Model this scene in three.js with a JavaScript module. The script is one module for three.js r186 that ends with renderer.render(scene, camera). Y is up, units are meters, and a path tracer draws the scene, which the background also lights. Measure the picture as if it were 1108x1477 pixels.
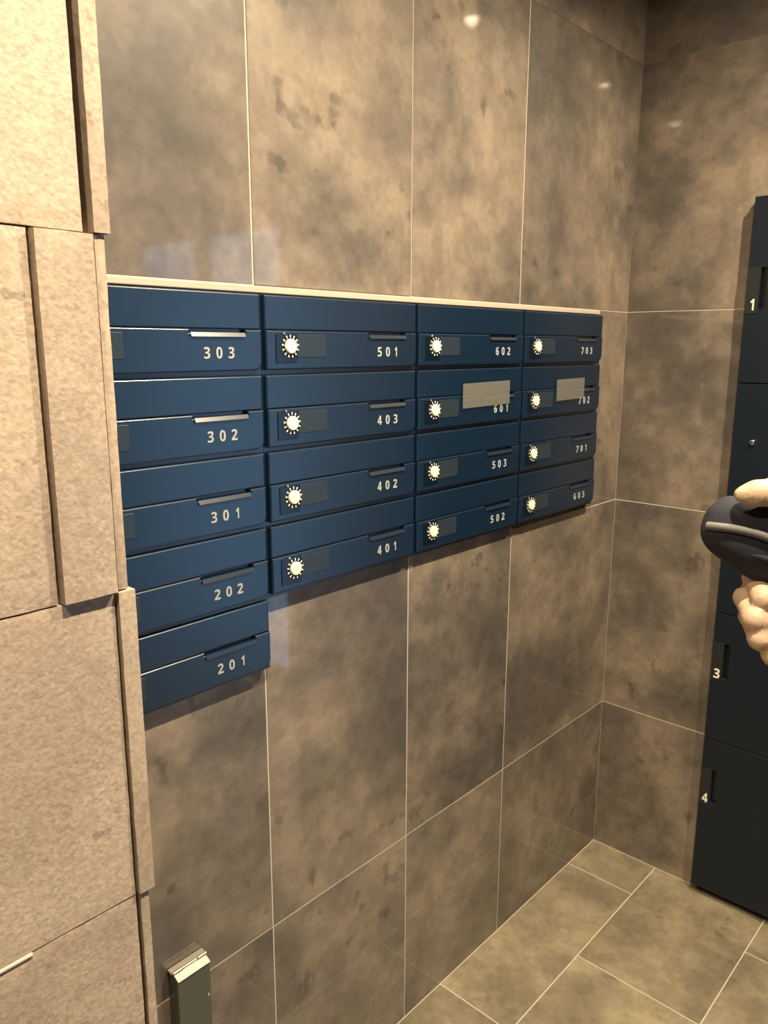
import * as THREE from 'three';
import { mergeGeometries, mergeVertices } from 'three/addons/utils/BufferGeometryUtils.js';
import { FontLoader } from 'three/addons/loaders/FontLoader.js';
import { TextGeometry } from 'three/addons/geometries/TextGeometry.js';
import { RoundedBoxGeometry } from 'three/addons/geometries/RoundedBoxGeometry.js';
import { MarchingCubes } from 'three/addons/objects/MarchingCubes.js';

// ---------------------------------------------------------------- camera, light, exposure
// corner of the mailbox wall (z = 0) and the locker wall (x = 0) at the origin, floor y = 0
const scene = new THREE.Scene();
const renderer = new THREE.WebGLRenderer({ antialias: true });
renderer.toneMapping = THREE.LinearToneMapping;
renderer.toneMappingExposure = 0.93;
renderer.shadowMap.enabled = true;
const camera = new THREE.PerspectiveCamera(2 * Math.atan(738.5 / 1130.61) * 180 / Math.PI, 1108 / 1477, 0.05, 60);
{
  const yaw = 0.8301, pitch = -0.2085, roll = 0.0021;
  const f = new THREE.Vector3(Math.cos(pitch) * Math.sin(yaw), Math.sin(pitch), -Math.cos(pitch) * Math.cos(yaw));
  const r = new THREE.Vector3(Math.cos(yaw), 0, Math.sin(yaw)), u = r.clone().cross(f);
  const r2 = r.clone().multiplyScalar(Math.cos(roll)).addScaledVector(u, Math.sin(roll));
  const u2 = u.clone().multiplyScalar(Math.cos(roll)).addScaledVector(r, -Math.sin(roll));
  camera.position.set(-2.023, 1.4826, 0.974);
  camera.quaternion.setFromRotationMatrix(new THREE.Matrix4().makeBasis(r2, u2, f.clone().negate()));
}
const DAY = new THREE.Color().setRGB(0.36, 0.63, 1.0);          // daylight outside the entrance door
scene.background = DAY.clone().multiplyScalar(2.8);
const LAMP_COLOR = new THREE.Color().setRGB(1.0, 0.82, 0.56);
const LAMPS = [[-0.62, 1.0, 17], [-1.68, 1.0, 17], [-2.55, 1.02, 6]];   // x, z, candela
const CEIL = 2.7;

// ---------------------------------------------------------------- helpers
let seed = 20231;
const rnd = () => { seed = (seed * 1664525 + 1013904223) >>> 0; return seed / 4294967296; };
const lin = (r, g, b) => new THREE.Color().setRGB(r, g, b);
const taken = new Map();
function numbered(n) { const k = taken.get(n) || 0; taken.set(n, k + 1); return k ? n + '_' + String(k).padStart(3, '0') : n; }
function mesh(name, geo, mat, parent) {
  const m = new THREE.Mesh(geo, mat); m.name = name; m.castShadow = m.receiveShadow = true; parent.add(m); return m;
}
function top(o, name, data) { o.name = numbered(name); o.userData = data; scene.add(o); return o; }
function thing(name, label, category, p = [0, 0, 0], group) {
  const g = new THREE.Group(); g.position.set(...p);
  top(g, name, group ? { label, category, group } : { label, category }); return g;
}
function structure(name, geo, mat, label, category) {
  const m = new THREE.Mesh(geo, mat); m.castShadow = m.receiveShadow = true;
  return top(m, name, { label, category, kind: 'structure' });
}
function box(x0, x1, y0, y1, z0, z1) {
  const g = new THREE.BoxGeometry(x1 - x0, y1 - y0, z1 - z0); g.translate((x0 + x1) / 2, (y0 + y1) / 2, (z0 + z1) / 2); return g;
}
// tileable value noise on a lattice of period P
function lattice(P, s) {
  let k = s >>> 0; const a = new Float32Array(P * P);
  for (let i = 0; i < a.length; i++) { k = (k * 1664525 + 1013904223) >>> 0; a[i] = k / 4294967296; }
  return (x, y) => {
    const xi = Math.floor(x), yi = Math.floor(y), fx = x - xi, fy = y - yi;
    const sx = fx * fx * (3 - 2 * fx), sy = fy * fy * (3 - 2 * fy);
    const X0 = ((xi % P) + P) % P, X1 = (X0 + 1) % P, Y0 = (((yi % P) + P) % P) * P, Y1 = ((((yi + 1) % P) + P) % P) * P;
    const t = a[X0 + Y0] * (1 - sx) + a[X1 + Y0] * sx, b = a[X0 + Y1] * (1 - sx) + a[X1 + Y1] * sx;
    return t * (1 - sy) + b * sy;
  };
}
function fbm(P, s, oct) {
  const L = []; for (let o = 0; o < oct; o++) L.push(lattice(P << o, s + 77 * o));
  return (u, v) => { let a = .5, t = 0, w = 0; for (let o = 0; o < oct; o++) { t += a * L[o](u * (P << o), v * (P << o)); w += a; a *= .55; } return t / w; };
}
const clamp = x => Math.max(0, Math.min(1, x));
const smooth = (a, b, x) => { x = clamp((x - a) / (b - a)); return x * x * (3 - 2 * x); };
function tex(N, fn, srgb, size) {
  const d = new Uint8Array(N * N * 4);
  for (let y = 0; y < N; y++) for (let x = 0; x < N; x++) {
    const c = fn(x / N, y / N), i = (y * N + x) * 4;
    d[i] = 255 * clamp(c[0]); d[i + 1] = 255 * clamp(c[1]); d[i + 2] = 255 * clamp(c[2]); d[i + 3] = 255;
  }
  const t = new THREE.DataTexture(d, N, N); t.wrapS = t.wrapT = THREE.RepeatWrapping; t.magFilter = THREE.LinearFilter;
  t.minFilter = THREE.LinearMipmapLinearFilter; t.generateMipmaps = true; t.repeat.set(1 / size, 1 / size);
  if (srgb) t.colorSpace = THREE.SRGBColorSpace; t.needsUpdate = true; return t;
}
const mix3 = (a, b, t) => [a[0] + (b[0] - a[0]) * t, a[1] + (b[1] - a[1]) * t, a[2] + (b[2] - a[2]) * t];

// concrete-look porcelain: taupe with slate clouds, small dark pits and a fine grain
function concrete(s, light, dark, spot) {
  const cl = fbm(3, s, 6), cl2 = fbm(8, s + 5, 5), gr = fbm(110, s + 11, 2), md = fbm(30, s + 47, 3), sp = fbm(24, s + 23, 4), st = fbm(5, s + 31, 4);
  return tex(768, (u, v) => {
    const c = smooth(.30, .70, .60 * cl(u, v) + .40 * cl2(u * 1, v)), z = st(u, v);
    let k = mix3(dark, light, c);
    k = mix3(k, spot, .5 * smooth(.64, .82, sp(u, v)) * smooth(.46, .66, z));
    const g = .90 + .10 * gr(u, v) + .10 * smooth(.3, .7, md(u, v));
    return [k[0] * g, k[1] * g, k[2] * g];
  }, true, 0.9);
}
const S = (r, g, b) => [r / 255, g / 255, b / 255];
const wallTex = [11, 222, 3333].map((s, i) => concrete(s, S(142, 128, 113), S(90, 84, 79), S(62, 57, 54)));
const wallBump = tex(512, (() => { const a = fbm(64, 5, 3), b = fbm(7, 9, 3); return (u, v) => { const h = .7 * a(u, v) + .3 * b(u, v); return [h, h, h]; }; })(), false, 0.45);
const wallMats = wallTex.map(t => new THREE.MeshPhysicalMaterial({ map: t, roughness: 0.42, bumpMap: wallBump, bumpScale: 0.00006, clearcoat: 1, clearcoatRoughness: 0.042 }));
const floorTex = [41, 77].map(s => concrete(s, S(160, 148, 122), S(122, 112, 94), S(92, 84, 72)));
const floorMats = floorTex.map(t => new THREE.MeshPhysicalMaterial({ map: t, roughness: 0.5, bumpMap: wallBump, bumpScale: 0.0002 }));
const groutMat = new THREE.MeshStandardMaterial({ color: lin(.64, .58, .49), roughness: .9 });
const stoneTex = tex(1024, (() => {
  const a = fbm(5, 501, 5), g = fbm(150, 90, 2), p = fbm(44, 33, 3), q = fbm(7, 61, 3);
  return (u, v) => {
    let k = mix3(S(166, 149, 134), S(180, 163, 146), smooth(.35, .65, a(u, v)));
    k = mix3(k, S(122, 106, 96), .5 * smooth(.64, .80, p(u, v)) * smooth(.48, .66, q(u, v)));
    const n = .90 + .2 * g(u, v); return [k[0] * n, k[1] * n, k[2] * n];
  };
})(), true, 0.5);
const stoneBump = tex(1024, (() => { const a = fbm(110, 7, 3), b = fbm(20, 17, 3); return (u, v) => { const h = .75 * a(u, v) + .25 * b(u, v); return [h, h, h]; }; })(), false, 0.35);
const stoneMat = new THREE.MeshPhysicalMaterial({ map: stoneTex, roughness: .55, bumpMap: stoneBump, bumpScale: .0005 });
const stoneEdgeMat = new THREE.MeshPhysicalMaterial({ map: stoneTex, roughness: .6, bumpMap: stoneBump, bumpScale: .0003, color: lin(.95, .95, .93) });
const coreMat = new THREE.MeshStandardMaterial({ color: lin(.20, .17, .14), roughness: .95 });
const plasterMat = new THREE.MeshStandardMaterial({ color: lin(.12, .115, .11), roughness: .9 });
const ceilMat = new THREE.MeshStandardMaterial({ color: lin(.14, .135, .13), roughness: .9 });
const navyMat = new THREE.MeshPhysicalMaterial({ color: lin(.0012, .014, .038), roughness: .30, ior: 1.8 });
const blackGloss = new THREE.MeshPhysicalMaterial({ color: lin(.006, .008, .011), roughness: .16 });
const lockMat = new THREE.MeshPhysicalMaterial({ color: lin(.003, .009, .019), roughness: .2 });
const plateMat = new THREE.MeshPhysicalMaterial({ color: lin(.022, .034, .048), roughness: .35 });
const printMat = new THREE.MeshStandardMaterial({ color: lin(.42, .44, .43), roughness: .6 });
const creamMat = new THREE.MeshStandardMaterial({ color: lin(.93, .90, .74), roughness: .5 });
const chrome = new THREE.MeshStandardMaterial({ color: lin(.75, .75, .76), roughness: .18, metalness: 1 });
const lockerMat = new THREE.MeshPhysicalMaterial({ color: lin(.003, .009, .019), roughness: .45 });
const lockerPlate = new THREE.MeshPhysicalMaterial({ color: lin(.018, .021, .024), roughness: .4 });

// a tile with a small chamfer, back at z = 0 and face at z = t, uv in metres
function tileGeo(w, h, t, c, uo, vo) {
  const P = [], U = [], I = [];
  const ring = (ix, z) => [[ix, ix, z], [w - ix, ix, z], [w - ix, h - ix, z], [ix, h - ix, z]];
  const quad = (a, b, c2, d) => { const n = P.length / 3; for (const p of [a, b, c2, d]) { P.push(...p); U.push(p[0] + uo, p[1] + vo); } I.push(n, n + 1, n + 2, n, n + 2, n + 3); };
  const R0 = ring(0, 0), R1 = ring(0, t - c), R2 = ring(c, t);
  quad(...R2);
  for (let k = 0; k < 4; k++) { const j = (k + 1) % 4; quad(R1[k], R1[j], R2[j], R2[k]); quad(R0[k], R0[j], R1[j], R1[k]); }
  const g = new THREE.BufferGeometry(); g.setAttribute('position', new THREE.Float32BufferAttribute(P, 3)); g.setAttribute('uv', new THREE.Float32BufferAttribute(U, 2));
  g.setIndex(I); const n = g.toNonIndexed(); n.computeVertexNormals(); return n;
}

// ---------------------------------------------------------------- the setting
const T = 0.009;                                    // tile thickness, faces at z = 0, x = 0 and y = 0
const ROWS = [0, 0.4588, 1.0658, 1.5722, 2.1715, CEIL];
const G = 0.0028;                                   // joint width
const JG = [G, G, G, .0020, .0005, G];              // width of each horizontal joint
const wallLeft = structure('wall_left', box(-1.70, 0, 0, CEIL, -0.15, -0.0007), groutMat, 'taupe concrete-look tiled wall that carries the mailboxes', 'wall');
const COLS = [0, -0.5202, -0.8854, -1.2506, -1.6158, -1.70];
for (let r = 0; r < 5; r++) for (let c = 0; c < 5; c++) {
  if (r === 1 && c === 0) continue;
  const x1 = COLS[c] - (c ? G / 2 : 0.0003), x0 = COLS[c + 1] + G / 2, y0 = (r === 2 && c ? 1.083 : ROWS[r]) + JG[r] / 2, y1 = (r === 1 ? 1.083 : ROWS[r + 1]) - JG[r + 1] / 2;
  const m = mesh('tile', tileGeo(x1 - x0, y1 - y0, T, .0004, rnd() * 3, rnd() * 3), wallMats[(r * 2 + c) % 3], wallLeft);
  m.position.set(x0, y0, -T + ((r === 3 && c <= 2) ? .0012 * (c === 2 ? 1 : .2) : 0));
}
{                                                   // tile cut around the lower corner of the mailbox bank
  const s = new THREE.Shape(), x0 = COLS[1] + G / 2, y0 = ROWS[1] + G / 2, y1 = ROWS[2] - G / 2;
  s.moveTo(x0, y0); s.lineTo(-.0003, y0); s.lineTo(-.0003, y1); s.lineTo(-.1740, y1); s.lineTo(-.1740, 1.0816); s.lineTo(x0, 1.0816); s.closePath();
  mesh('tile', new THREE.ExtrudeGeometry(s, { depth: T - .0004, bevelEnabled: true, bevelSize: .0004, bevelThickness: .0004, bevelOffset: -.0004, bevelSegments: 1 }).translate(0, 0, -T), wallMats[2], wallLeft);
}
const DOOR = { z0: 1.42, z1: 2.60, y1: 2.00 };      // entrance opening in the locker wall
const wallBack = structure('wall_back', mergeGeometries([
  box(0.0007, 0.15, 0, CEIL, -0.15, DOOR.z0), box(0.0007, 0.15, DOOR.y1, CEIL, DOOR.z0, DOOR.z1), box(0.0007, 0.15, 0, CEIL, DOOR.z1, 3.05)]),
  groutMat, 'taupe concrete-look tiled wall behind the dark lockers', 'wall');
const BCOLS = [0, 0.62, 1.02, 1.42];
for (let r = 0; r < 5; r++) for (let c = 0; c < 3; c++) {
  const z0 = BCOLS[c] + (c ? G / 2 : .0005), z1 = BCOLS[c + 1] - G / 2, y0 = ROWS[r] + JG[r] / 2, y1 = ROWS[r + 1] - JG[r + 1] / 2;
  const m = mesh('tile', tileGeo(z1 - z0, y1 - y0, T, .0004, rnd() * 3, rnd() * 3), wallMats[(r + c + 1) % 3], wallBack);
  m.rotation.y = -Math.PI / 2; m.position.set(T, y0, z0);
}
for (const [z0, z1, y0, y1] of [[1.42, 2.01, 2.0, 2.1715], [2.01, 2.6, 2.0, 2.1715], [1.42, 2.01, 2.1715, CEIL], [2.01, 2.6, 2.1715, CEIL], ...[0, 1, 2, 3, 4].map(r => [2.6, 3.05, ROWS[r], ROWS[r + 1]])]) {
  const m = mesh('tile', tileGeo(z1 - z0 - G, y1 - y0 - G, T, .0004, rnd() * 3, rnd() * 3), wallMats[1], wallBack);
  m.rotation.y = -Math.PI / 2; m.position.set(T, y0 + G / 2, z0 + G / 2);
}
structure('wall_right', box(-4.65, 0.15, 0, CEIL, 3.05, 3.2), plasterMat, 'plain plaster wall facing the mailboxes', 'wall');
structure('wall_front', box(-4.65, -4.5, 0, CEIL, 0.35, 3.05), plasterMat, 'plain plaster wall at the far end of the hall', 'wall');
structure('ceiling', box(-4.65, 0.15, CEIL, CEIL + .12, -0.15, 3.2), ceilMat, 'plain ceiling with recessed downlights', 'ceiling');
const floor = structure('floor', box(-4.65, 0.15, -0.15, -0.0007, -0.15, 3.2), groutMat, 'tan concrete-look tiled floor laid in running bond', 'floor');
{
  const zs = [0, 0.1965]; for (let z = 0.5; z < 3.05; z += 0.3035) zs.push(z);
  const off = [-0.153, -0.456, -0.161, -0.46];
  for (let r = 0; r < zs.length - 1; r++) {
    const xs = [0]; for (let x = off[r % 4]; x > -4.5; x -= 0.604) xs.push(x); xs.push(-4.5);
    for (let k = 0; k < xs.length - 1; k++) {
      const w = xs[k] - xs[k + 1] - G, h = zs[r + 1] - zs[r] - G; if (w < .02) continue;
      if (r === 0 && xs[k] < -1.71) continue;
      const m = mesh('tile', tileGeo(w, h, T, .0004, rnd() * 3, rnd() * 3), floorMats[(r + k) % 2], floor);
      m.rotation.x = -Math.PI / 2; m.position.set(xs[k + 1] + G / 2, -T, zs[r + 1] - G / 2);
    }
  }
}
// light trim between the mailbox bank and the tiles above it
structure('trim_1', new RoundedBoxGeometry(1.442, .0105, .012, 2, .002).translate(-0.1735 - .721, 1.5655, .0062), new THREE.MeshStandardMaterial({ color: lin(.5, .44, .36), roughness: .45 }), 'thin cream trim strip along the top of the mailbox bank', 'trim');

// the stone-clad return wall in the foreground
const ret = structure('wall_return', box(-4.5, -1.702, 0, CEIL, -0.15, 0.336), coreMat, 'pale rough stone-clad wall end beside the mailboxes', 'wall');
function slab(x0, x1, y0, y1, z0, z1, mat, s, name = 'stone_slab') {
  const w = x1 - x0, h = y1 - y0, t = z1 - z0, nx = Math.max(2, Math.min(40, Math.round(w / .008))), ny = Math.max(2, Math.min(60, Math.round(h / .008)));
  const g = new THREE.BoxGeometry(w, h, t, nx, ny, 2), p = g.attributes.position, uv = g.attributes.uv, n = fbm(8, s, 3);
  for (let i = 0; i < p.count; i++) {
    const x = p.getX(i), y = p.getY(i), z = p.getZ(i);
    const ex = Math.min(w / 2 - Math.abs(x), h / 2 - Math.abs(y)) < .001 && z > 0;
    if (ex && z > t / 2 - .0001) { const k = .0003 + .0008 * n(x * 7, y * 7); p.setXYZ(i, x - Math.sign(x) * (w / 2 - Math.abs(x) < .001 ? k : 0), y - Math.sign(y) * (h / 2 - Math.abs(y) < .001 ? k : 0), z - .0012 * n(y * 9, x * 9)); }
    uv.setXY(i, x + z * .7 + s * .37, y + z * .5 + s * .71);
  }
  g.computeVertexNormals();
  const m = mesh(name, g, mat, ret); m.position.set((x0 + x1) / 2, (y0 + y1) / 2, (z0 + z1) / 2); return m;
}
const RY = [0.07, 0.37, 0.67, 0.9705, 1.2720, 1.5700, 1.870, 2.17, 2.47, CEIL - .001];
for (let r = 0; r < RY.length - 1; r++) {
  const y0 = RY[r] + .0002, y1 = RY[r + 1] - .0002, thick = r % 2 === 1;        // courses alternate thick and thin
  const E = thick ? [-1.6965, -1.6795] : [-1.6945, -1.6845];
  if (r === 5) { E[0] = -1.6955; E[1] = -1.6800; }
  slab(E[0], E[1], y0, y1, 0.10, thick ? .3615 : .3585, stoneEdgeMat, r * 3 + 1, 'corner_stone');
  if (r === 4) { slab(-1.7455, -1.6970, y0, y1, .337, .3645, stoneMat, 5); slab(-2.06, -1.7475, y0, y1, .337, .3585, stoneMat, 6); }
  else if (r === 2) { slab(-2.06, -1.6975, y0, y1, .337, .3578, stoneMat, 9); mesh('mortar_bead', new RoundedBoxGeometry(.262, .0034, .004, 2, .0012).translate(-1.797 - .131, y1 - .0012, .3572), new THREE.MeshStandardMaterial({ color: lin(.62, .54, .42), roughness: .8 }), ret); }
  else if (r === 5) slab(-2.06, -1.7025, y0, y1, .337, .3585, stoneMat, 21);
  else slab(-2.06, -1.6980, y0, y1, .337, .3580, stoneMat, 30 + r);
  let x = -2.062; for (let k = 0; k < 3; k++) { const w = .42 + .1 * ((r * 7 + k * 3) % 5) / 4; slab(x - w, x - .001, y0, y1, .337, .356 + .004 * ((r + k) % 3), stoneMat, 60 + r * 5 + k); x -= w; }
  if (x > -4.5) slab(-4.498, x - .001, y0, y1, .337, .357, stoneMat, 90 + r);
}
slab(-4.498, -1.69, .001, .0695, .337, .357, stoneMat, 99);

// the entrance doorway that lets daylight in
const door1 = top(new THREE.Group(), 'door_1', { label: 'glazed entrance door in the locker wall', category: 'door', kind: 'structure' });
{
  const fm = new THREE.MeshStandardMaterial({ color: lin(.05, .05, .055), roughness: .4, metalness: .6 });
  const z0 = DOOR.z0, z1 = DOOR.z1, zm = (z0 + z1) / 2;
  for (const [a, b] of [[z0, z0 + .05], [zm - .025, zm + .025], [z1 - .05, z1]]) mesh('stile', box(.05, .10, 0, DOOR.y1, a, b), fm, door1);
  for (const [a, b] of [[0, .08], [DOOR.y1 - .06, DOOR.y1]]) for (const [c, d] of [[z0 + .05, zm - .025], [zm + .025, z1 - .05]]) mesh('rail', box(.05, .10, a, b, c, d), fm, door1);
  const gl = new THREE.MeshPhysicalMaterial({ color: lin(1, 1, 1), transmission: 1, roughness: 0, thickness: 0 });
  for (const [c, d] of [[z0 + .05, zm - .025], [zm + .025, z1 - .05]]) mesh('pane', box(.073, .077, .08, DOOR.y1 - .06, c, d), gl, door1);
  for (const s of [-1, 1]) mesh('handle', new THREE.CylinderGeometry(.012, .012, .5, 16).translate(.03, 1.05, zm + s * .06), chrome, door1);
}

// ---------------------------------------------------------------- downlights
{
  const ringG = new THREE.LatheGeometry([[.025, 0], [.028, -.006], [.046, -.007], [.049, -.004], [.05, .0]].map(a => new THREE.Vector2(...a)), 40);
  const lensG = new THREE.CylinderGeometry(.025, .025, .003, 36);
  const ringM = new THREE.MeshStandardMaterial({ color: lin(.6, .58, .55), roughness: .4 });
  const lensM = new THREE.MeshStandardMaterial({ color: lin(.8, .8, .8), emissive: LAMP_COLOR, emissiveIntensity: 200 });
  LAMPS.forEach(([x, z, cd], i) => {
    const t = thing('downlight', 'small round recessed ceiling downlight with warm light', 'lamp', [x, CEIL, z], 'downlights in the ceiling');
    mesh('trim_ring', ringG, ringM, t);
    mesh('lens', lensG, lensM, t).position.y = -.0016;
    const L = new THREE.SpotLight(LAMP_COLOR, cd, 0, 74 * Math.PI / 180, .42, 2);
    L.position.set(0, -.012, 0); L.target.position.set(0, -1, 0); L.castShadow = true; L.shadow.radius = 1.0; L.name = 'lamp_light';
    t.add(L); t.add(L.target); L.target.name = 'lamp_aim';
  });
}

// ---------------------------------------------------------------- lettering
const font = await new FontLoader().loadAsync('fonts/droid/droid_sans_bold.typeface.json');
function digit(ch, w, h, depth) {                    // lower left at 0, scaled to w x h
  const g = new TextGeometry(ch, { font, size: 1, depth: 1, curveSegments: 6, bevelEnabled: false }); g.computeBoundingBox();
  const b = g.boundingBox, ww = ch === '1' ? w * .55 : w;
  g.translate(-b.min.x, -b.min.y, -b.min.z); g.scale(ww / (b.max.x - b.min.x), h / (b.max.y - b.min.y), depth / (b.max.z - b.min.z));
  g.translate((w - ww) / 2, 0, 0); return g;
}

// ---------------------------------------------------------------- mailboxes
const MW = 0.36, MH = 0.1192, MX = -0.1738, MY = 1.5589;
function panel(shape, depth, bev) {
  return new THREE.ExtrudeGeometry(shape, { depth, bevelEnabled: true, bevelSize: bev, bevelThickness: bev, bevelOffset: -bev, bevelSegments: 5, curveSegments: 8 });
}
const rectShape = (x0, x1, y0, y1) => { const s = new THREE.Shape(); s.moveTo(x0, y0); s.lineTo(x1, y0); s.lineTo(x1, y1); s.lineTo(x0, y1); s.closePath(); return s; };
const fromTop = d => MH - d;
const BODY = box(.0004, .3596, .0004, MH - .0004, 0.0004, .0165);
const FLAP = panel(rectShape(.0040, .3560, fromTop(.0525), fromTop(.0012)), .0023, .0026).translate(0, 0, .0166 + .0014 - .0002);
const HX0 = .229, HX1 = .3258;
const doorShape = new THREE.Shape();
{
  const s = doorShape, b = fromTop(.1122), t = fromTop(.0530), n = fromTop(.0582), r = .0135, R = .3560;
  s.moveTo(.0040, b); s.lineTo(R - r, b); s.absarc(R - r, b + r, r, -Math.PI / 2, 0, false); s.lineTo(R, t); s.lineTo(HX1, t); s.lineTo(HX1, n); s.lineTo(HX0, n); s.lineTo(HX0, t); s.lineTo(.0040, t); s.closePath();
}
const DOORG = panel(doorShape, .0040, .0026).translate(0, 0, .0166 + .0016);
const ZF = .0250;                                    // door face
const HANDLE = (() => {                              // pull lip leaning back towards its top edge
  const s = new THREE.Shape(), y0 = fromTop(.0640), y1 = fromTop(.0576);
  s.moveTo(.018, y0); s.lineTo(.0280, y0); s.lineTo(.0283, y0 + .0006); s.lineTo(.0252, y1); s.lineTo(.018, y1); s.closePath();
  const g = new THREE.ExtrudeGeometry(s, { depth: HX1 - HX0 - .003, bevelEnabled: false });
  g.rotateY(-Math.PI / 2); g.scale(1, 1, 1); g.translate(HX1 - .0015, 0, 0); return g;          // shape x becomes z
})();
const DX = .0500, DY = fromTop(.0767);
const NAME = new RoundedBoxGeometry(.062, .0345, .0016, 2, .0006).translate(.0965, fromTop(.0765), ZF + .0002);
const DBASE = new RoundedBoxGeometry(.042, .0440, .0016, 2, .0006).translate(.0435, fromTop(.0800), ZF + .0003);
const DISC = new THREE.LatheGeometry([[0, .0042], [.0098, .0042], [.0112, .0034], [.0113, 0]].map(a => new THREE.Vector2(...a)), 36).rotateX(Math.PI / 2).translate(DX, DY, ZF + .0023);
const TICKS = mergeGeometries([...Array(13)].map((_, k) => {
  const g = new THREE.CylinderGeometry(.0014, .0008, .0042, 8); g.scale(1, 1, .35); g.translate(0, .0152, 0); g.rotateZ(k * 2 * Math.PI / 13); g.translate(DX, DY, ZF + .0027); return g;
}));
const LATCH = new THREE.SphereGeometry(.0018, 10, 8).scale(1.4, 1, .8).translate(.0382, fromTop(.0574), ZF + .0026);
const COLNAME = ['column next to the locker wall', 'second column from the locker wall', 'column touching the five-box column', 'five-box column by the stone wall'];
const ROWNAME = ['topmost', 'second from top', 'third from top', 'fourth from top', 'lowest'];
function mailbox(num, col, row) {
  const t = thing('mailbox', `navy mailbox ${num}, ${col < 3 && row === 3 ? 'lowest' : ROWNAME[row]} in the ${COLNAME[col]}`, 'mailbox', [MX - (col + 1) * MW, MY - (row + 1) * MH, 0], 'navy mailboxes on the tiled wall');
  mesh('body', BODY, navyMat, t);
  mesh('flap', FLAP, navyMat, t);
  const d = mesh('door', DOORG, navyMat, t);
  mesh('handle', HANDLE, navyMat, d);
  mesh('name_plate', NAME, plateMat, d);
  mesh('lock_base', DBASE, lockMat, d);
  mesh('dial', DISC, creamMat, d).userData.label = 'cream round dial';
  mesh('tick_marks', TICKS, creamMat, d).userData.label = 'ring of short white dial marks';
  mesh('latch_button', LATCH, chrome, d);
  const gs = [...num].map((ch, k) => digit(ch, .0105, .0163, .0004).translate(.2512 + k * .0212, fromTop(.0942), ZF + .0001));
  mesh('room_number', mergeGeometries(gs), printMat, d).userData.label = `white digits ${num}`;
}
[['703', '702', '701', '603'], ['602', '601', '503', '502'], ['501', '403', '402', '401'], ['303', '302', '301', '202', '201']]
  .forEach((nums, c) => nums.forEach((n, r) => mailbox(n, c, r)));
// strips of clear tape
const tapeMat = new THREE.MeshPhysicalMaterial({ color: lin(.36, .35, .30), roughness: .3, transparent: true, opacity: .25 });
function tape(label, x0, x1, y0, y1) {
  const m = new THREE.Mesh(new RoundedBoxGeometry(x1 - x0, y1 - y0, .0006, 1, .0002), tapeMat);
  m.position.set((x0 + x1) / 2, (y0 + y1) / 2, .0292); m.rotation.z = .012; m.castShadow = m.receiveShadow = true;
  top(m, 'tape_strip', { label, category: 'tape', group: 'clear tape on the mailboxes' });
}
tape('translucent tape strip stuck across the flap of mailbox 601, the longer strip', -.7575, -.592, 1.3620, 1.4110);
tape('translucent tape strip stuck across the flap of mailbox 702, the shorter strip', -.3960, -.2665, 1.3592, 1.4082);

// ---------------------------------------------------------------- small wall box with a hinged metal top
{
  const t = thing('wall_box', 'slim dark grey metal wall box with bright hinged top', 'box', [-1.4655, 0.30, 0]);
  const W = .062, H = .205;
  mesh('body', new RoundedBoxGeometry(W, H, .026, 3, .003).translate(W / 2, H / 2, .0132), new THREE.MeshPhysicalMaterial({ color: lin(.13, .138, .132), roughness: .3, metalness: .5 }), t);
  const brass = new THREE.MeshStandardMaterial({ color: lin(.62, .57, .46), roughness: .42, metalness: 1 });
  const hinge = mesh('hinge', new RoundedBoxGeometry(W + .003, .0045, .0120, 2, .001).rotateX(.1).translate(W / 2, H + .0056, .0068), brass, t);
  hinge.userData.label = 'bright metal hinge on top of the box';
  mesh('leaf', new RoundedBoxGeometry(W - .001, .0030, .0150, 2, .001).rotateX(.40).translate(W / 2, H + .0012, .0215), brass, hinge);
  for (const [a, b] of [[0, .016], [.0175, .0445], [.046, .062]]) mesh('knuckle', new THREE.CylinderGeometry(a === .0175 ? .0022 : .0031, a === .0175 ? .0022 : .0031, b - a, 14).rotateZ(Math.PI / 2).translate((a + b) / 2, H + .0066, .0145), brass, hinge);
  mesh('screw', new THREE.SphereGeometry(.003, 12, 8).scale(1, 1, .5).translate(W - .006, H - .062, .0263), chrome, t);
}

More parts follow.
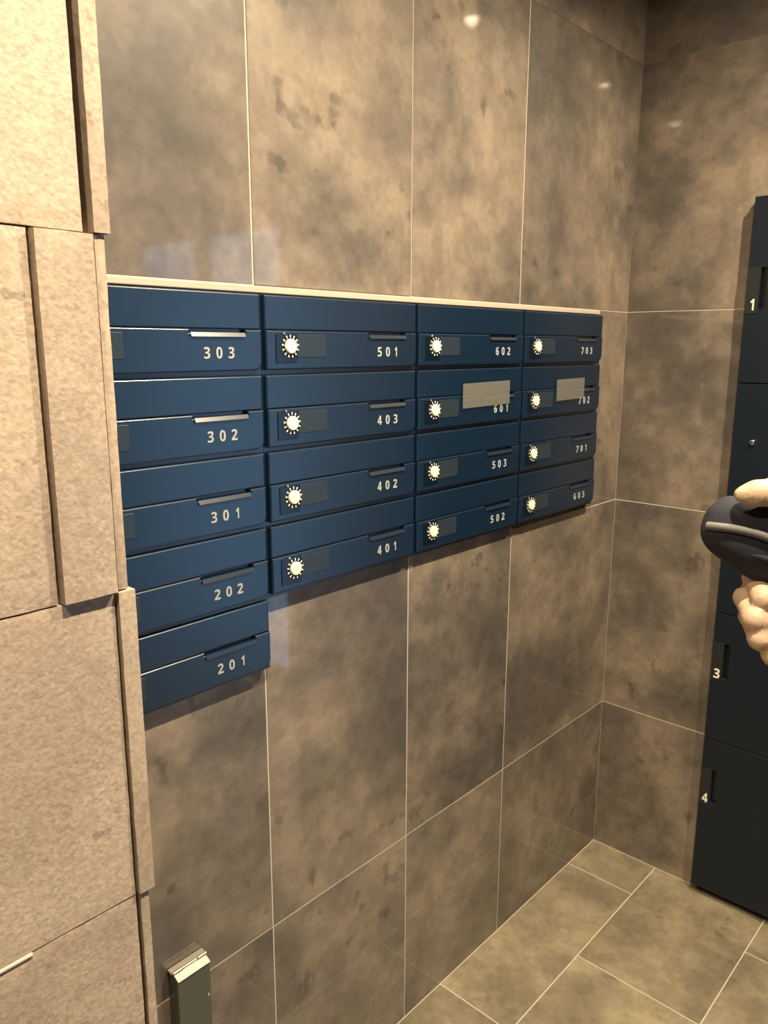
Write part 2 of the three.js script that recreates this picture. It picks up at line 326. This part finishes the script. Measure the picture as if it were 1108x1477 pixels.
// ---------------------------------------------------------------- parcel lockers
{
  const Z0 = .309, Wd = .52, F = .030;
  const t = thing('parcel_locker', 'tall dark navy parcel locker cabinet with numbered doors', 'locker', [0, 0, Z0]);
  const R = new THREE.Matrix4().makeRotationY(-Math.PI / 2);                                     // local x -> z, face towards -x
  const put = g => g.applyMatrix4(R);
  mesh('body', put(box(0, Wd, .022, 1.824, .0003, .016)), lockerMat, t);
  mesh('plinth', put(box(.01, Wd - .01, .0005, .022, .0003, .006)), lockerMat, t);
  const DY_ = [.024, .465, .815, 1.397, 1.823], N = ['4', '3', '2', '1'], NY = [.283, .640, 1.02, 1.568];
  for (let k = 0; k < 4; k++) {
    const s = rectShape(.0012, Wd - .0012, DY_[k] + .0012, DY_[k + 1] - .0012);
    const h0 = NY[k] + .002, h1 = NY[k] + .095, hole = new THREE.Path();
    hole.moveTo(.030, h0); hole.lineTo(.030, h1); hole.lineTo(.043, h1); hole.lineTo(.043, h0); hole.closePath(); s.holes.push(hole);
    const d = mesh('door', put(panel(s, F - .0165 - .0024, .0012).translate(0, 0, .0173)), lockerMat, t);
    mesh('number_plate', put(new RoundedBoxGeometry(.0265, .105, .0012, 2, .0005).translate(.0148, NY[k] + .044, F + .0003)), lockerPlate, d);
    mesh('door_number', put(digit(N[k], .0150, .026, .0008).translate(.0095, NY[k] - .001, F + .0009)), creamMat, d).userData.label = `white number ${N[k]}`;
    mesh('recess_back', put(box(.030, .043, h0, h1, .0165, .018)), blackGloss, d);
    if (k === 2) mesh('lock', put(new THREE.LatheGeometry([[0, .006], [.004, .006], [.0068, .0045], [.0072, 0]].map(a => new THREE.Vector2(...a)), 24).rotateX(Math.PI / 2).translate(.048, 1.257, F)), chrome, d).userData.label = 'round chrome lock';
  }
}
//PERSON
// ---------------------------------------------------------------- person at the mailboxes, one hand in view
const V = (x, y, z) => new THREE.Vector3(x, y, z);
function cone(p, a, b, ra, rb) {                     // distance to a tapered capsule
  const bx = b.x - a.x, by = b.y - a.y, bz = b.z - a.z, px = p[0] - a.x, py = p[1] - a.y, pz = p[2] - a.z;
  const h = clamp((px * bx + py * by + pz * bz) / (bx * bx + by * by + bz * bz + 1e-12));
  const dx = px - bx * h, dy = py - by * h, dz = pz - bz * h; return Math.sqrt(dx * dx + dy * dy + dz * dz) - (ra + (rb - ra) * h);
}
const smin = (a, b, k) => { const h = Math.max(k - Math.abs(a - b), 0) / k; return Math.min(a, b) - h * h * k * .25; };
function surface(center, half, cell, fn) {
  const N = Math.ceil(2 * half / cell), mc = new MarchingCubes(N, new THREE.MeshBasicMaterial(), false, false, 160000);
  mc.isolation = 0; const q = [0, 0, 0];
  for (let z = 0; z < N; z++) for (let y = 0; y < N; y++) for (let x = 0; x < N; x++) {
    q[0] = center.x + half * (x - N / 2) / (N / 2); q[1] = center.y + half * (y - N / 2) / (N / 2); q[2] = center.z + half * (z - N / 2) / (N / 2);
    mc.field[x + y * N + z * N * N] = -fn(q);
  }
  mc.update();
  const g = new THREE.BufferGeometry(); g.setAttribute('position', new THREE.Float32BufferAttribute(mc.positionArray.slice(0, mc.count * 3), 3));
  g.scale(half, half, half); g.translate(center.x, center.y, center.z);
  const m = mergeVertices(g, 1e-5); m.computeVertexNormals(); return m;
}
function bones(list, k) { return p => { let d = 9; for (const [a, b, ra, rb] of list) { const c = cone(p, a, b, ra, rb); d = d === 9 ? c : smin(d, c, k); } return d; }; }
// hand frame: origin beside the pouch, X along the fingers' back, Y up, Z out of the back of the hand
const HO = V(-1.3754, 1.3213, .7938), HXv = V(.6745, 0, .7383), HYv = V(.1528, .9784, -.1396), HZv = V(-.7223, .2070, .6600);
const hp = (x, y, z) => HO.clone().addScaledVector(HXv, x).addScaledVector(HYv, y).addScaledVector(HZv, z);
{
  const J = {
    pelvis: V(-1.25, .96, 1.27), belly: V(-1.25, 1.10, 1.255), chest: V(-1.25, 1.30, 1.25), neck: V(-1.25, 1.46, 1.245), head: V(-1.26, 1.61, 1.215),
    ls: V(-1.425, 1.395, 1.25), le: V(-1.43, 1.13, 1.13), lw: hp(.135, -.03, -.005),
    rs: V(-1.075, 1.395, 1.25), re: V(-1.04, 1.12, 1.28), rw: V(-1.03, .89, 1.19), rh: V(-1.035, .80, 1.155),
    lh: V(-1.345, .90, 1.27), lk: V(-1.35, .50, 1.255), la: V(-1.35, .09, 1.28), lt: V(-1.36, .035, 1.12),
    rhp: V(-1.155, .90, 1.27), rk: V(-1.15, .50, 1.245), ra: V(-1.15, .09, 1.28), rt: V(-1.14, .035, 1.12),
  };
  const skin = new THREE.MeshPhysicalMaterial({ color: lin(.56, .40, .28), roughness: .5 });
  const bodyList = [
    [J.pelvis, J.belly, .125, .115], [J.belly, J.chest, .115, .135], [V(-1.33, 1.33, 1.25), V(-1.17, 1.33, 1.25), .09, .09], [J.chest, J.neck, .09, .055], [J.neck, J.head, .052, .06],
    [J.ls, J.le, .050, .040], [J.le, J.lw, .042, .029], [J.rs, J.re, .050, .040], [J.re, J.rw, .041, .028], [J.rw, J.rh, .028, .034],
    [J.lh, J.lk, .085, .055], [J.lk, J.la, .055, .036], [J.la, J.lt, .036, .026], [J.rhp, J.rk, .085, .055], [J.rk, J.ra, .055, .036], [J.ra, J.rt, .036, .026]];
  const headC = J.head;
  const headF = p => {
    const x = p[0] - headC.x, y = p[1] - headC.y, z = p[2] - headC.z;
    let d = (Math.sqrt((x / .076) ** 2 + ((y - .02) / .105) ** 2 + (z / .095) ** 2) - 1) * .08;
    d = smin(d, cone(p, V(headC.x, headC.y - .055, headC.z - .045), V(headC.x, headC.y - .075, headC.z - .058), .045, .03), .03);
    d = smin(d, cone(p, V(headC.x, headC.y + .015, headC.z - .092), V(headC.x, headC.y - .022, headC.z - .112), .008, .013), .012);
    d = smin(d, cone(p, V(headC.x - .02, headC.y - .055, headC.z - .095), V(headC.x + .02, headC.y - .055, headC.z - .095), .007, .007), .01);
    for (const s of [-1, 1]) {
      d = Math.max(d, -cone(p, V(headC.x + s * .032, headC.y + .012, headC.z - .103), V(headC.x + s * .034, headC.y + .012, headC.z - .100), .013, .013));
      d = Math.min(d, cone(p, V(headC.x + s * .032, headC.y + .012, headC.z - .084), V(headC.x + s * .033, headC.y + .012, headC.z - .084), .0115, .0115));
      d = smin(d, cone(p, V(headC.x + s * .078, headC.y + .025, headC.z + .01), V(headC.x + s * .076, headC.y - .02, headC.z + .002), .014, .009), .01);
    }
    return smin(d, cone(p, J.neck, V(headC.x, headC.y - .05, headC.z + .02), .052, .05), .03);
  };
  const fingers = [[-.009, -.033, .046, -.052, .0088], [-.016, -.049, .049, -.070, .0090], [-.012, -.064, .047, -.086, .0086], [-.002, -.077, .042, -.099, .0076]];
  const handList = [
    [J.lw, hp(.085, -.035, .0), .029, .031], [hp(.085, -.035, 0), hp(.055, -.055, .004), .026, .017], [hp(.09, -.05, 0), hp(.052, -.090, .002), .024, .015], [hp(.088, -.010, .004), hp(.052, -.035, .006), .024, .014]];
  const palm = bones(handList, .02);
  const thumb = bones([[hp(.092, -.005, .008), hp(.040, .046, .020), .021, .0165], [hp(.040, .046, .020), hp(-.001, .0495, .024), .0155, .0125], [hp(-.001, .0495, .024), hp(-.021, .0485, .024), .0118, .0090], [hp(-.021, .0485, .024), hp(-.0305, .0475, .022), .0088, .0062]], .006);
  const fing = fingers.map(([px, py, mx, my, r]) => bones([[hp(mx, my, .004), hp(px, py, .012), r * 1.15, r], [hp(px, py, .012), hp(px + .004, py + .014, -.014), r, r * .92], [hp(px + .004, py + .014, -.014), hp(px + .022, py + .022, -.024), r * .9, r * .72]], .004));
  const handF = p => { let d = smin(palm(p), thumb(p), .016); for (const f of fing) d = smin(d, f(p), .003); return d; };
  const rightHand = bones([[J.rw, J.rh, .026, .032], ...[-.027, -.009, .009, .026].map((o, i) => [V(J.rh.x + .004, J.rh.y - .01, J.rh.z + o), V(J.rh.x - .008, J.rh.y - [.078, .09, .085, .07][i], J.rh.z + o * .9 - .006), .0098, .0078]), [V(J.rh.x, J.rh.y + .02, J.rh.z - .03), V(J.rh.x - .012, J.rh.y - .035, J.rh.z - .055), .013, .009]], .006);
  const bodyF = bones(bodyList, .05);
  const body = mergeGeometries([
    surface(V(-1.25, .80, 1.16), .86, .0125, p => bodyF(p)),
    surface(J.head, .145, .0036, headF),
    surface(hp(.05, -.02, 0), .115, .0028, handF),
    surface(V(J.rh.x, J.rh.y - .02, J.rh.z), .10, .0032, rightHand)]);
  body.translate(1.25, 0, -1.25);
  const person = thing('person', 'person in dark navy jacket whose raised hand grips a dark pouch', 'person', [-1.25, 0, 1.25]);
  mesh('body', body, skin, person).userData.label = 'bare hand with thumb on top and curled fingers';
  const wear = (name, g, mat) => mesh(name, g.translate(1.25, 0, -1.25), mat, person);
  const cuffL = J.lw.clone().lerp(J.le, .12), cuffR = J.rw.clone().lerp(J.re, .10);
  const jacketF = bones([[J.pelvis, J.belly, .148, .135], [J.belly, J.chest, .135, .152], [V(-1.34, 1.335, 1.25), V(-1.16, 1.335, 1.25), .105, .105], [J.chest, V(-1.25, 1.42, 1.25), .11, .085], [J.ls, J.le, .066, .055], [J.le, cuffL, .055, .043], [J.rs, J.re, .066, .055], [J.re, cuffR, .055, .043]], .045);
  wear('jacket', surface(V(-1.25, 1.16, 1.12), .46, .0095, jacketF), new THREE.MeshStandardMaterial({ color: lin(.012, .015, .028), roughness: .85 }));
  wear('trousers', surface(V(-1.25, .53, 1.26), .52, .011, bones([[J.pelvis, V(-1.25, .93, 1.27), .14, .14], [J.lh, J.lk, .098, .070], [J.lk, V(-1.35, .11, 1.28), .070, .058], [J.rhp, J.rk, .098, .070], [J.rk, V(-1.15, .11, 1.28), .070, .058]], .03)), new THREE.MeshStandardMaterial({ color: lin(.03, .03, .035), roughness: .9 }));
  const shoe = new THREE.MeshStandardMaterial({ color: lin(.02, .018, .016), roughness: .5 });
  for (const [a, t] of [[J.la, J.lt], [J.ra, J.rt]]) wear('shoe', surface(V(t.x, .07, 1.19), .18, .007, p => Math.max(bones([[V(a.x, .085, a.z + .01), V(a.x, .045, a.z + .015), .045, .044], [V(a.x, .05, a.z), V(t.x, .042, t.z), .046, .040]], .03)(p), .001 - p[1])), shoe);
  wear('hair', surface(J.head, .15, .005, p => {
    const x = p[0] - headC.x, y = p[1] - headC.y, z = p[2] - headC.z;
    const d = (Math.sqrt((x / .086) ** 2 + ((y - .025) / .112) ** 2 + ((z - .008) / .102) ** 2) - 1) * .085;
    return Math.max(d, -(z + .055 + (y - .06) * .5), -(y + .05 + z * .3));
  }), new THREE.MeshStandardMaterial({ color: lin(.012, .010, .009), roughness: .6 }));

  // stuffed cloth pouch in the hand
  const pouch = thing('pouch', 'dark navy stuffed cloth pouch gripped in the raised hand', 'pouch', [HO.x, HO.y, HO.z]);
  const basis = new THREE.Matrix4().makeBasis(HXv, HYv, HZv).multiply(new THREE.Matrix4().makeRotationZ(-.36));
  const pil = (sx, sy, sz, cx, cy) => {
    const g = new THREE.SphereGeometry(1, 48, 32), p = g.attributes.position;
    const e = (v, k) => Math.sign(v) * Math.pow(Math.abs(v), k);
    for (let i = 0; i < p.count; i++) { const x = p.getX(i), y = p.getY(i), z = p.getZ(i); const wr = 1 + .05 * Math.sin(9 * x + 4 * y) * (1 - z * z); p.setXYZ(i, cx + sx * e(x, .75), cy + sy * e(y, .8) * wr, sz * e(z, .95)); }
    g.computeVertexNormals(); return g.applyMatrix4(basis);
  };
  const cloth = new THREE.MeshStandardMaterial({ color: lin(.012, .014, .026), roughness: .8 });
  mesh('bag', pil(.064, .031, .020, .006, .010), cloth, pouch);
  const pts = [...Array(25)].map((_, k) => { const t = k / 24, x = -.056 + .122 * t; const e = Math.max(0, 1 - Math.abs((x - .006) / .064) ** 2.6); return V(x, .004 + .006 * Math.sin(t * 5), .0205 * Math.pow(e, .5) + .0008); });
  mesh('edge_band', new THREE.TubeGeometry(new THREE.CatmullRomCurve3(pts), 60, .0034, 8).applyMatrix4(basis), new THREE.MeshStandardMaterial({ color: lin(.13, .125, .125), roughness: .7 }), pouch).userData.label = 'grey band along the pouch';
  mesh('seam_flap', new THREE.TubeGeometry(new THREE.CatmullRomCurve3(pts.map(p => V(p.x * .8 + .012, p.y - .017 - p.x * .08, p.z * .86))), 60, .0030, 8).applyMatrix4(basis), cloth, pouch);
}
renderer.render(scene, camera);
